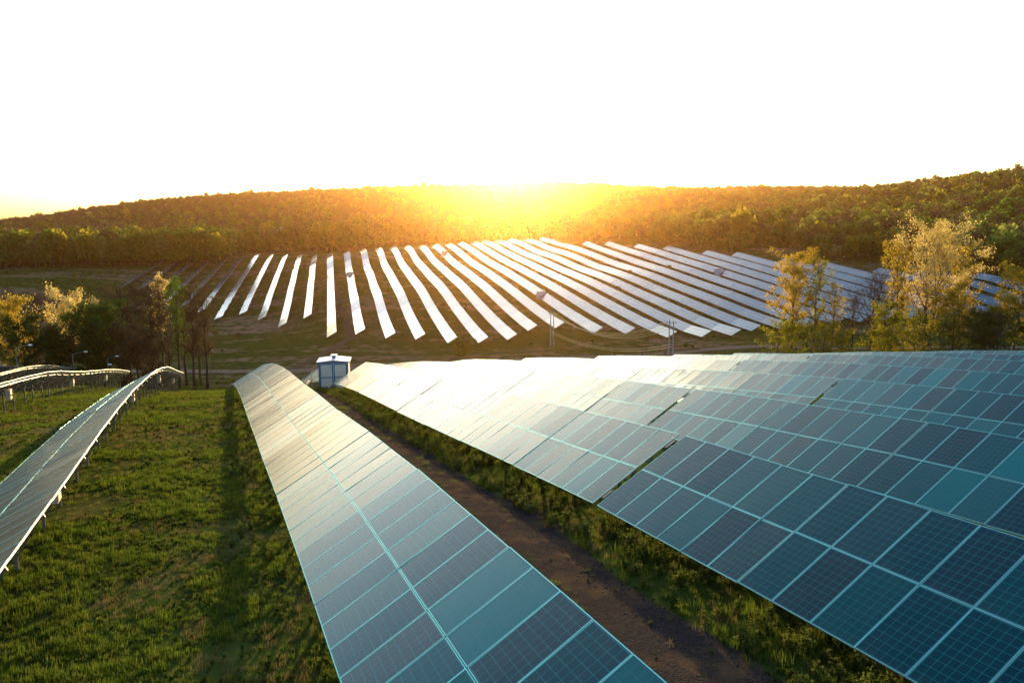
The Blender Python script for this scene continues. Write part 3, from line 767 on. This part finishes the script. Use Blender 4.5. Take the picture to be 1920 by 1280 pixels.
right = [ # x, top, distance, width m, form, leaf, bark, leaves, size, label
    (1492, 470, 150, 9.0, 'oval', 'leaf_gold', 'bark', 5200, 0.20, 'golden oval-crowned tree, leftmost of the grove right of the poles', 0),
    (1530, 486, 146, 6.0, 'slim', 'leaf_yellow', 'bark', 1500, 0.20, 'slim thinly leaved tree right beside the leftmost golden tree', 0),
    (1567, 532, 140, 5.0, 'slim', 'leaf_gold', 'bark', 900, 0.18, 'short slender half-bare tree between the leftmost golden and bare trees', 0),
    (1606, 545, 140, 4.6, 'slim', 'leaf_purple', 'darkbark', 450, 0.14, 'small bare purplish tree left of the taller bare tree', 1),
    (1640, 498, 144, 6.5, 'vase', 'leaf_purple', 'darkbark', 700, 0.14, 'tall bare purplish tree with dark forked trunk', 1),
    (1690, 452, 150, 7.0, 'slim', 'leaf_gold', 'bark', 3000, 0.20, 'tall narrow golden tree left of the biggest pale golden tree', 0),
    (1745, 443, 148, 14.5, 'vase', 'blossom', 'bark', 8500, 0.20, 'biggest tree of the grove, broad crown of pale golden leaves', 0),
    (1815, 452, 170, 8.5, 'oval', 'leaf_gold', 'bark', 4200, 0.22, 'dark golden tree behind the right side of the biggest tree', 0),
    (1800, 540, 140, 8.0, 'round', 'leaf_gold', 'darkbark', 3000, 0.22, 'low rounded golden tree at the right foot of the biggest tree', 0),
    (1912, 488, 130, 9.0, 'round', 'leaf_gold', 'bark', 4500, 0.22, 'golden tree cut by the right edge of the picture', 0),
    (1668, 560, 136, 5.5, 'round', 'leaf_yellow', 'bark', 1800, 0.20, 'small yellow-green tree right of the tall bare tree', 0),
    (1855, 590, 132, 7.0, 'round', 'leaf_dark', 'darkbark', 2200, 0.24, 'low dark bare-looking bush tree near the right edge', 1)]
for i, (xi, yt, d, wd, fm, lf, bk, nl, ls, lab, tw) in enumerate(right):
    x, y, H = htree(xi, yt, d)
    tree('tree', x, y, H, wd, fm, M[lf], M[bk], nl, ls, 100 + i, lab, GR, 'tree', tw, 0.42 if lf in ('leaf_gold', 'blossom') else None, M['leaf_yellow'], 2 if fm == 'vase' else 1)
bush = [(1462, 600, 142, 6), (1505, 612, 138, 6), (1552, 606, 136, 6.5), (1588, 622, 134, 5), (1700, 590, 138, 8), (1730, 612, 134, 7), (1775, 600, 132, 7), (1830, 610, 128, 8), (1888, 585, 126, 8), (1655, 615, 132, 5)]
blab = ['yellow-green bush under the left side of the leftmost golden tree', 'yellow-green bush just right of the leftmost golden trunk', 'yellow-green bush below the short slender half-bare tree', 'small green bush left of the small bare purplish tree',
        'tall yellow-green bush below the narrow golden tree', 'green bush at the left foot of the biggest tree', 'dark bush at the right foot of the biggest tree', 'dark green bush right of the low rounded golden tree', 'dark green bush beside the right edge of the picture', 'small green bush below the tall bare tree']
for i, (xi, yt, d, wd) in enumerate(bush):
    x, y, H = htree(xi, yt, d)
    tree('bush', x, y, H, wd, 'bush', M['leaf_dark' if i in (6, 7, 8) else 'leaf_yellow'], M['darkbark'], 900, 0.20, 150 + i, blab[i], 'bushes under the right grove', 'bush')
left = [
    (8, 556, 128, 8.0, 'round', 'leaf_gold', 'bark', 3600, 0.22, 'gold-topped tree cut by the left edge of the picture', 0),
    (55, 548, 146, 12.0, 'round', 'leaf_purple', 'darkbark', 4200, 0.2, 'wide brownish-pink budding tree near the left edge', 1),
    (118, 556, 132, 9.5, 'round', 'blossom', 'darkbark', 4200, 0.22, 'pale blossoming tree with a gold-lit top in the left grove', 0),
    (178, 566, 128, 8.5, 'round', 'leaf_green', 'darkbark', 6500, 0.25, 'dense dark green round tree right of the blossoming tree', 0),
    (232, 543, 138, 9.0, 'oval', 'leaf_brown', 'darkbark', 4200, 0.2, 'dense brown budding tree right of the dark green tree', 1),
    (270, 530, 146, 7.5, 'oval', 'leaf_brown', 'darkbark', 3200, 0.2, 'brownish tree just left of the pale-topped slim tree', 1),
    (294, 510, 150, 5.0, 'slim', 'blossom', 'bark', 1500, 0.22, 'slim tree with a pale gold blossoming top', 0),
    (322, 512, 148, 6.0, 'slim', 'leaf_green', 'bark', 1300, 0.22, 'slim yellow-green tree right of the pale-topped tree', 0),
    (350, 535, 146, 5.0, 'slim', 'leaf_brown', 'darkbark', 1500, 0.18, 'thin brown tree between the yellow-green tree and the rightmost one', 1),
    (376, 530, 150, 6.0, 'slim', 'leaf_brown', 'darkbark', 1700, 0.18, 'rightmost thin bare brown tree of the left grove', 1),
    (246, 560, 150, 4.0, 'slim', 'leaf_brown', 'darkbark', 500, 0.18, 'thin bare trunk rising out of the dense brown tree', 1),
    (308, 560, 140, 3.6, 'slim', 'leaf_brown', 'darkbark', 450, 0.18, 'thin low bare tree between the pale-topped and yellow-green trees', 1),
    (336, 548, 156, 3.8, 'slim', 'leaf_brown', 'darkbark', 500, 0.18, 'spindly bare tree just right of the slim yellow-green tree', 1),
    (363, 556, 158, 3.6, 'slim', 'leaf_purple', 'darkbark', 450, 0.18, 'spindly purplish tree between the two rightmost brown trees', 1),
    (30, 600, 122, 7.0, 'bush', 'leaf_dark', 'darkbark', 2600, 0.25, 'dark bush below the wide brownish-pink tree', 0),
    (90, 620, 120, 8.0, 'bush', 'leaf_dark', 'darkbark', 3000, 0.25, 'dark bush below the left side of the blossoming tree', 0),
    (145, 612, 120, 7.0, 'bush', 'leaf_dark', 'darkbark', 3000, 0.25, 'dark bush at the foot of the dense green tree', 0),
    (215, 612, 126, 7.0, 'bush', 'leaf_brown', 'darkbark', 2600, 0.22, 'brown thicket below the dense brown tree', 1),
    (262, 625, 130, 6.0, 'bush', 'leaf_brown', 'darkbark', 2000, 0.2, 'brown thicket left of the slim trunks', 1)]
for i, (xi, yt, d, wd, fm, lf, bk, nl, ls, lab, tw) in enumerate(left):
    x, y, H = htree(xi, yt, d)
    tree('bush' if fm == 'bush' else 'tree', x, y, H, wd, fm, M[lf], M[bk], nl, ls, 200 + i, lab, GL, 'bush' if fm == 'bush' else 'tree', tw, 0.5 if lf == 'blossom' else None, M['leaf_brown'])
x, y = hit(868, 668, 100)
tree('bush', x, y, 3.2, 5.5, 'bush', M['leaf_green'], M['darkbark'], 1800, 0.2, 301, 'lone green bush in the valley beyond the panels, left of the poles', 'valley bushes', 'bush')

# ------------------------------------------------------------------ scattered stuff by geometry nodes
def scatter(name, P, idx_, rotz, scale, protos, label=None):
    """instances of unlinked prototypes on the vertices of one object"""
    coll = bpy.data.collections.new(name + '_kinds')
    for i, me in enumerate(protos):
        coll.objects.link(bpy.data.objects.new('%s_%02d' % (name, i), me))
    me = bpy.data.meshes.new(name); P = np.asarray(P, np.float32)
    me.vertices.add(len(P)); me.vertices.foreach_set('co', P.ravel())
    a = me.attributes.new('kind_index', 'INT', 'POINT'); a.data.foreach_set('value', np.asarray(idx_, np.int32))
    a = me.attributes.new('turn', 'FLOAT_VECTOR', 'POINT'); a.data.foreach_set('vector', np.stack([np.zeros(len(P)), np.zeros(len(P)), rotz], 1).astype(np.float32).ravel())
    a = me.attributes.new('size', 'FLOAT_VECTOR', 'POINT'); a.data.foreach_set('vector', np.asarray(scale, np.float32).ravel())
    o = link(name, me); o['kind'] = 'stuff'
    if label: o['label'] = label
    ng = bpy.data.node_groups.new(name + '_scatter', 'GeometryNodeTree')
    ng.interface.new_socket('Geometry', in_out='INPUT', socket_type='NodeSocketGeometry')
    ng.interface.new_socket('Geometry', in_out='OUTPUT', socket_type='NodeSocketGeometry')
    N = ng.nodes; gi = N.new('NodeGroupInput'); go = N.new('NodeGroupOutput')
    ip = N.new('GeometryNodeInstanceOnPoints'); ci = N.new('GeometryNodeCollectionInfo')
    ci.inputs['Collection'].default_value = coll; ci.inputs['Separate Children'].default_value = True; ci.inputs['Reset Children'].default_value = True
    def attr(nm, typ):
        q = N.new('GeometryNodeInputNamedAttribute'); q.data_type = typ; q.inputs['Name'].default_value = nm
        return [s for s in q.outputs if s.name == 'Attribute' and s.enabled][0]
    L = ng.links
    L.new(gi.outputs[0], ip.inputs['Points']); L.new(ci.outputs[0], ip.inputs['Instance'])
    ip.inputs['Pick Instance'].default_value = True
    L.new(attr('kind_index', 'INT'), ip.inputs['Instance Index'])
    L.new(attr('turn', 'FLOAT_VECTOR'), ip.inputs['Rotation']); L.new(attr('size', 'FLOAT_VECTOR'), ip.inputs['Scale'])
    L.new(ip.outputs[0], go.inputs[0])
    md = o.modifiers.new('scatter', 'NODES'); md.node_group = ng
    return o
def wood_proto(seed, leafm, nleaf, size, tall, wide, barkm, airy):
    rng = np.random.default_rng(seed)
    nb = 16; bl = rng.normal(size=(nb, 3)); bl /= np.linalg.norm(bl, axis=1)[:, None]
    bl *= rng.uniform(0.35, 1.0, nb)[:, None]
    cen = bl * np.array([wide * 0.36, wide * 0.36, tall * 0.30]) + np.array([0, 0, tall * 0.62])
    C = cen[rng.integers(0, nb, nleaf)] + rng.normal(size=(nleaf, 3)) * np.array([wide * airy, wide * airy, tall * airy * 0.8])
    C[:, 2] = np.maximum(C[:, 2], tall * 0.08)
    V, Fq = leaf_quads(C, size, rng)
    b = MB(); b.tube([(0, 0, -1), (rng.normal() * .2, rng.normal() * .2, tall * 0.5), (0, 0, tall * 0.85)], [0.26, 0.17, 0.05], 5)
    for i in range(6):
        t = cen[i]; b.tube([(0, 0, tall * rng.uniform(0.25, 0.5)), tuple(t)], [0.09, 0.03], 4, 0, False)
    off = len(V); Vb = np.array(b.v)
    me = bpy.data.meshes.new('wood_tree')
    me.from_pydata(np.concatenate([V, Vb]).tolist(), [], Fq.tolist() + [tuple(off + i for i in f) for f in b.f]); me.update()
    me.materials.append(leafm); me.materials.append(barkm)
    me.polygons.foreach_set('material_index', [0] * len(Fq) + [1] * len(b.f))
    return me
WOOD = [wood_proto(1, M['wood_green'], 420, 0.75, 12, 8.5, M['darkbark'], 0.12), wood_proto(2, M['leaf_yellow'], 380, 0.75, 12, 8, M['darkbark'], 0.12),
        wood_proto(3, M['leaf_brown'], 420, 0.5, 13, 9, M['darkbark'], 0.14), wood_proto(4, M['leaf_purple'], 420, 0.5, 12, 9, M['darkbark'], 0.14),
        wood_proto(5, M['blossom'], 420, 0.6, 10, 8, M['darkbark'], 0.12), wood_proto(6, M['leaf_green'], 450, 0.8, 13, 8.5, M['darkbark'], 0.12),
        wood_proto(7, M['leaf_brown'], 380, 0.5, 14, 7.5, M['bark'], 0.14), wood_proto(8, M['wood_pale'], 420, 0.7, 14, 7.5, M['bark'], 0.12)]
def in_far_field(x, y, pad=10):
    u = x * RU[0] + y * RU[1]; w = x * RW[0] + y * RW[1]
    k = np.clip(np.round((w + 0.7) / 8.4), -14, 29)
    fu = np.interp(k, fk, [FAR_U[q] for q in fk])
    return (u < fu + pad) & (w > -250)
rng = np.random.default_rng(77)
def forest_points(sp, cond):
    xs = np.arange(-1050, 1250, sp); ys = np.arange(230, 1480, sp)
    X, Y = np.meshgrid(xs, ys); X = X.ravel() + rng.uniform(-.48, .48, X.size) * sp; Y = Y.ravel() + rng.uniform(-.48, .48, Y.size) * sp
    keep = (np.abs(X) < 0.76 * Y + 60) & cond(X, Y)
    return X[keep], Y[keep]
def wooded(X, Y):
    u = X * RU[0] + Y * RU[1]; w = X * RW[0] + Y * RW[1]
    edge = 16 * (vnoise(X, Y, 45) - 0.5)
    left = (w < -60) & (Y > 415 + 0.10 * (X + 330) + edge) & ((Y < 520) | (Y > 620))          # wood edge left of the meadow
    mid = (w >= -60) & ~in_far_field(X, Y, np.where(w < 60, 62, 22) + edge)
    right = (w > 228)                                               # right of the field, up to the slope
    right &= Y > 215
    return (left | mid | right) & (vnoise(X + 210, Y, 34) > 0.13)
X, Y = forest_points(5.4, wooded)
# keep what the photograph can see: near slopes fully, behind the ridges not at all
Z = ground(X, Y)
ang = np.round(X / Y * 120).astype(int); dist = np.hypot(X, Y); elev = (Z + 13 - CZ) / dist
keep = np.ones(len(X), bool)
for a in np.unique(ang):
    q = np.nonzero(ang == a)[0]; q = q[np.argsort(dist[q])]
    mx = np.maximum.accumulate(elev[q]); keep[q] = elev[q] > mx - 0.016
X, Y, Z = X[keep], Y[keep], Z[keep]
patch = vnoise(X, Y, 70); p2_ = vnoise(X + 500, Y, 28); rr = rng.random(len(X))
kind = np.where(patch + 0.35 * (p2_ - 0.5) > 0.52, np.where(rr < 0.4, 0, np.where(rr < 0.62, 7, np.where(rr < 0.8, 1, 2))), np.where(rr < 0.24, 2, np.where(rr < 0.34, 3, np.where(rr < 0.46, 6, np.where(rr < 0.72, 5, np.where(rr < 0.9, 0, 7))))))
kind = np.where(rng.random(len(X)) < 0.035, 4, kind); kind = np.where(rng.random(len(X)) < 0.06, 1, kind)
sc = 0.45 + 0.65 * rng.random(len(X)) ** 1.5; sc = np.where(rng.random(len(X)) < 0.06, sc * 1.3, sc) * np.where(dist[keep] > 800, 0.85, 1.0)
lb = (X < -70) & (Y < 530)                                      # the dark green wood edge left of the meadow
r2 = rng.random(len(X))
sc = np.where(lb, 0.85 + 0.7 * r2, sc); kind = np.where(lb, np.where(r2 < 0.35, 0, np.where(r2 < 0.6, 7, np.where(r2 < 0.82, 5, np.where(r2 < 0.92, 1, 2)))), kind)
lh = (X < 40) & (Y > 620); kind = np.where(lh & (r2 < 0.55), np.where(rr < 0.4, 3, np.where(rr < 0.8, 2, 6)), kind)
sp_ = (X > 130) & (Y > 520) & (Y < 640) & (np.abs(Y - 600 + 0.12 * (X - 250)) < 26); kind = np.where(sp_ & (r2 < 0.6), 1, kind)  # yellow trees stand in for sunlight along the spur crest
S3 = np.stack([sc * rng.uniform(.85, 1.2, len(X)), sc * rng.uniform(.85, 1.2, len(X)), sc * rng.uniform(0.85, 1.15, len(X))], 1)
scatter('far_wood', np.stack([X, Y, Z - 0.3], 1), kind, rng.uniform(0, 6.28, len(X)), S3, WOOD, 'budding spring wood covering the hills behind the far field')
print('wood trees', len(X))

def scrub_points():
    xs = rng.uniform(-260, 190, 9000); ys = rng.uniform(115, 430, 9000)
    fu = xs * RU[0] + ys * RU[1]; fw = xs * RW[0] + ys * RW[1]
    rowd = np.abs((fw + 0.7 + 4.2) % 8.4 - 4.2)
    infield = (fu > 190) & (fw > -60)
    ok = (vnoise(xs, ys, 22) > 0.42) & (np.abs(xs) < 0.72 * ys) & (~infield | (rowd > 3.2))
    near_u = xs * FU[0] + ys * FU[1]
    ok &= ~((near_u < 155) & (xs * FW[0] + ys * FW[1] < 80) & (xs * FW[0] + ys * FW[1] > -60))
    ok &= ~((ys > 165) & (ys < 200) & (np.abs(xs) < 120) & (rng.random(9000) < 0.8))
    return xs[ok], ys[ok]
X, Y = scrub_points()
S = np.where(rng.random(len(X)) < 0.06, rng.uniform(0.12, 0.22, len(X)), rng.uniform(0.03, 0.085, len(X)))
scatter('valley_scrub', np.stack([X, Y, ground(X, Y) - 0.02], 1), rng.choice([0, 1, 2, 5, 6, 7], len(X)), rng.uniform(0, 6.28, len(X)), np.stack([S * 1.5, S * 1.5, S], 1), WOOD, 'low scrub and tussocks on the valley floor')

# ------------------------------------------------------------------ far houses among the trees
for i, (xi, yi, d, w_) in enumerate(((532, 436, 640, 9.0), (508, 438, 650, 8.0))):
    x, y = at(xi, d); z = gz(x, y); H = 6.0
    o = empty('house', (x, y, z), rad(15)); tag(o, ['white gabled house among the trees left of the sun', 'smaller house left of the white gabled house in the wood'][i], 'house', 'far houses in the wood')
    b = MB(); b.quadbox((0, 0, H / 2 + 3), (w_, 7, H)); b.face([(-w_/2, -3.5, H + 3), (w_/2, -3.5, H + 3), (0, -3.5, H + 6)]); b.face([(-w_/2, 3.5, H + 3), (0, 3.5, H + 6), (w_/2, 3.5, H + 3)])
    b.quadbox((0, 0, 1), (w_, 7, 4)); link('wall', b.mesh('wall', M['whiteroof']), o)
    b = MB()
    for s in (-1, 1): b.bar((s * (w_ / 4 + .15), -3.9, H + 4.45), (s * (w_ / 4 + .15), 3.9, H + 4.45), 0.2); 
    R_ = math.atan2(3, w_ / 2)
    for s in (-1, 1): b.quadbox((s * (w_ / 4 + .1), 0, H + 4.6), (math.hypot(3, w_ / 2) + .5, 8, 0.2), 0, Matrix.Rotation(s * R_, 3, 'Y'))
    link('roof', b.mesh('roof', M['redroof']), o)
    for q in (-1, 1):
        b = MB(); b.quadbox((q * w_ * 0.25, -3.52, H * 0.5 + 3.2), (1.2, 0.08, 1.5)); link('window', b.mesh('window', M['darkmetal']), o)

# ------------------------------------------------------------------ grass, weeds and stones
def tuft(seed, n, h, spread, wd, mat, lean=0.5):
    rng = np.random.default_rng(seed); V = []; Fq = []
    for i in range(n):
        a = rng.uniform(0, 6.28); r = spread * math.sqrt(rng.random()); bx, by = r * math.cos(a), r * math.sin(a)
        hh = h * rng.uniform(0.5, 1.2); az = rng.uniform(0, 6.28); le = lean * rng.uniform(0.2, 1.2) * hh
        dx, dy = math.cos(az) * le, math.sin(az) * le; px, py = -math.sin(az) * wd / 2, math.cos(az) * wd / 2
        k = len(V)
        V += [(bx - px, by - py, -0.02), (bx + px, by + py, -0.02), (bx + dx * .45 + px * .8, by + dy * .45 + py * .8, hh * .6), (bx + dx * .45 - px * .8, by + dy * .45 - py * .8, hh * .6),
              (bx + dx + px * .15, by + dy + py * .15, hh * (1 - 0.25 * lean)), (bx + dx - px * .15, by + dy - py * .15, hh * (1 - 0.25 * lean))]
        Fq += [(k, k + 1, k + 2, k + 3), (k + 3, k + 2, k + 4, k + 5)]
    return np_mesh('tuft', V, Fq, mat)
def weedp(seed, h, n, mat, size=0.05):
    rng = np.random.default_rng(seed)
    b = []; 
    for s in range(6):
        a = rng.uniform(0, 6.28); top = np.array([math.cos(a) * h * .35, math.sin(a) * h * .35, h * rng.uniform(.6, 1.1)])
        t = rng.random((n // 6, 1)) ** 0.7; b.append(t * top + rng.normal(size=(n // 6, 3)) * h * 0.10)
    C = np.concatenate(b); C[:, 2] = np.maximum(C[:, 2], 0.02)
    V, Fq = leaf_quads(C, size, rng, 0.3); return np_mesh('weed', V, Fq, mat)
def stonep(seed):
    rng = np.random.default_rng(seed)
    P = np.array([(x, y, z) for x in (-1, 1) for y in (-1, 1) for z in (-1, 1)], float) * rng.uniform(.6, 1.1, (8, 3)) * np.array([1, .8, .5])
    return np_mesh('stone', P, [(0,1,3,2),(4,6,7,5),(0,4,5,1),(2,3,7,6),(0,2,6,4),(1,5,7,3)], M['stone'])
M['stone'] = simple('track_stones', (0.05, 0.043, 0.037), 1.0, 0, 0.5, 9.0, 0.0)
GRASS = [tuft(1, 26, 0.13, 0.16, 0.014, M['grass']), tuft(2, 26, 0.18, 0.14, 0.013, M['grass']), tuft(3, 22, 0.10, 0.18, 0.014, M['grass'], 0.8),
         tuft(4, 20, 0.16, 0.16, 0.011, M['drygrass'], 0.7), tuft(5, 22, 0.26, 0.13, 0.014, M['grass'], 0.6), weedp(6, 0.14, 60, M['weed'], 0.03)]
WEEDS = [weedp(11, 0.40, 150, M['weed'], 0.045), weedp(12, 0.30, 120, M['weed'], 0.04), weedp(13, 0.55, 180, M['weed'], 0.045), tuft(14, 34, 0.45, 0.2, 0.014, M['grass'], 0.6), tuft(15, 26, 0.35, 0.2, 0.012, M['drygrass'], 0.7)]
STONES = [stonep(21), stonep(22), stonep(23)]
rng = np.random.default_rng(9)
def field(u0, u1, w0, w1, dens):
    N = int((u1 - u0) * (w1 - w0) * dens)
    return rng.uniform(u0, u1, N), rng.uniform(w0, w1, N)
US, WS = [], []
for a in ((4, 14, -8, 2.6, 85), (14, 26, -11, 3.5, 70), (26, 45, -16, 4.4, 38), (45, 80, -16, 5.0, 22), (35, 110, -24, -9, 6), (6, 30, 8.7, 13, 22), (30, 72, 8.6, 13, 12), (3, 30, 4.2, 5.6, 26), (30, 70, 4.2, 5.6, 14), (2, 22, 13, 28, 14), (14, 60, 13, 48, 4), (3, 60, 5.0, 9.0, 2.2), (3, 60, 6.6, 7.2, 5)):
    u, w = field(*a); US.append(u); WS.append(w)
u, w = np.concatenate(US), np.concatenate(WS)
X = FU[0] * u + FW[0] * w; Y = FU[1] * u + FW[1] * w
lush = 0.55 * vnoise(X, Y, 2.6) + 0.45 * vnoise(X + 90, Y, 0.9)
under = np.abs((w - 3.0 + 4.05) % 8.1 - 4.05) < 1.6              # thinner under the tables
k_ = rng.random(len(X)) < np.clip((lush - 0.12) * 2.6, 0.35, 1) * np.where(under, 0.55, 1)
X, Y, u, w, lush = X[k_], Y[k_], u[k_], w[k_], lush[k_]
r = rng.random(len(X))
kd = np.where(lush > 0.56, np.where(r < 0.5, 1, np.where(r < 0.75, 4, 0)), np.where(lush > 0.42, np.where(r < 0.55, 0, np.where(r < 0.8, 2, 5)), np.where(r < 0.45, 3, np.where(r < 0.8, 2, 5))))
sz = rng.uniform(0.7, 1.25, len(X)) * (0.40 + 0.5 * lush) * np.where(u > 40, 1.5, np.where(u > 24, 1.2, 1.0))
scatter('grass', np.stack([X, Y, ground(X, Y)], 1), kd, rng.uniform(0, 6.28, len(X)), np.stack([sz, sz, sz * rng.uniform(.8, 1.2, len(X))], 1), GRASS, 'short spring grass in tufts between the panel rows')
print('tufts', len(X))
u1_, w1_ = field(4, 40, 8.6, 11.8, 11); u2_, w2_ = field(40, 74, 8.4, 11.8, 6); u3_, w3_ = field(3, 70, 5.0, 5.7, 2.2); u4_, w4_ = field(4, 60, 0.2, 2.0, 2.0)
u, w = np.concatenate([u1_, u2_, u3_, u4_]), np.concatenate([w1_, w2_, w3_, w4_])
X = FU[0] * u + FW[0] * w; Y = FU[1] * u + FW[1] * w
k_ = vnoise(X, Y, 1.3) > 0.28; X, Y = X[k_], Y[k_]
sz = rng.uniform(0.35, 0.85, len(X))
scatter('weeds', np.stack([X, Y, ground(X, Y)], 1), rng.integers(0, 5, len(X)), rng.uniform(0, 6.28, len(X)), np.stack([sz] * 3, 1), WEEDS, 'leafy weeds along the gravel track below the panels')
u1_, w1_ = field(3, 30, 5.2, 8.6, 90); u2_, w2_ = field(30, 60, 5.2, 8.6, 30)
u, w = np.concatenate([u1_, u2_]), np.concatenate([w1_, w2_])
X = FU[0] * u + FW[0] * w; Y = FU[1] * u + FW[1] * w; sz = 0.009 + 0.028 * rng.random(len(X)) ** 4
scatter('gravel', np.stack([X, Y, ground(X, Y) + 0.03], 1), rng.integers(0, 3, len(X)), rng.uniform(0, 6.28, len(X)), np.stack([sz] * 3, 1), STONES, 'loose stones on the gravel track')

# ------------------------------------------------------------------ haze
t = NT('haze_air')
pv = t.n('ShaderNodeVolumePrincipled')
pv.inputs['Color'].default_value = (1.0, 0.54, 0.20, 1)  # orange of the sun's glow put into the haze colour
pv.inputs['Density'].default_value = 0.00006
pv.inputs['Anisotropy'].default_value = 0.915
t.l(pv.outputs[0], t.out.inputs['Volume'])
zlo = float(GZ.min()) - 1.0; zhi = max(CZ + 2, float(GZ.max()) + 25)
b = MB(); b.quadbox((0, 0, (zlo + zhi) / 2), (3900, 3900, zhi - zlo))
hz = link('haze', b.mesh('haze', t.m)); hz['kind'] = 'stuff'; hz['label'] = 'thin golden evening haze in the valley air'
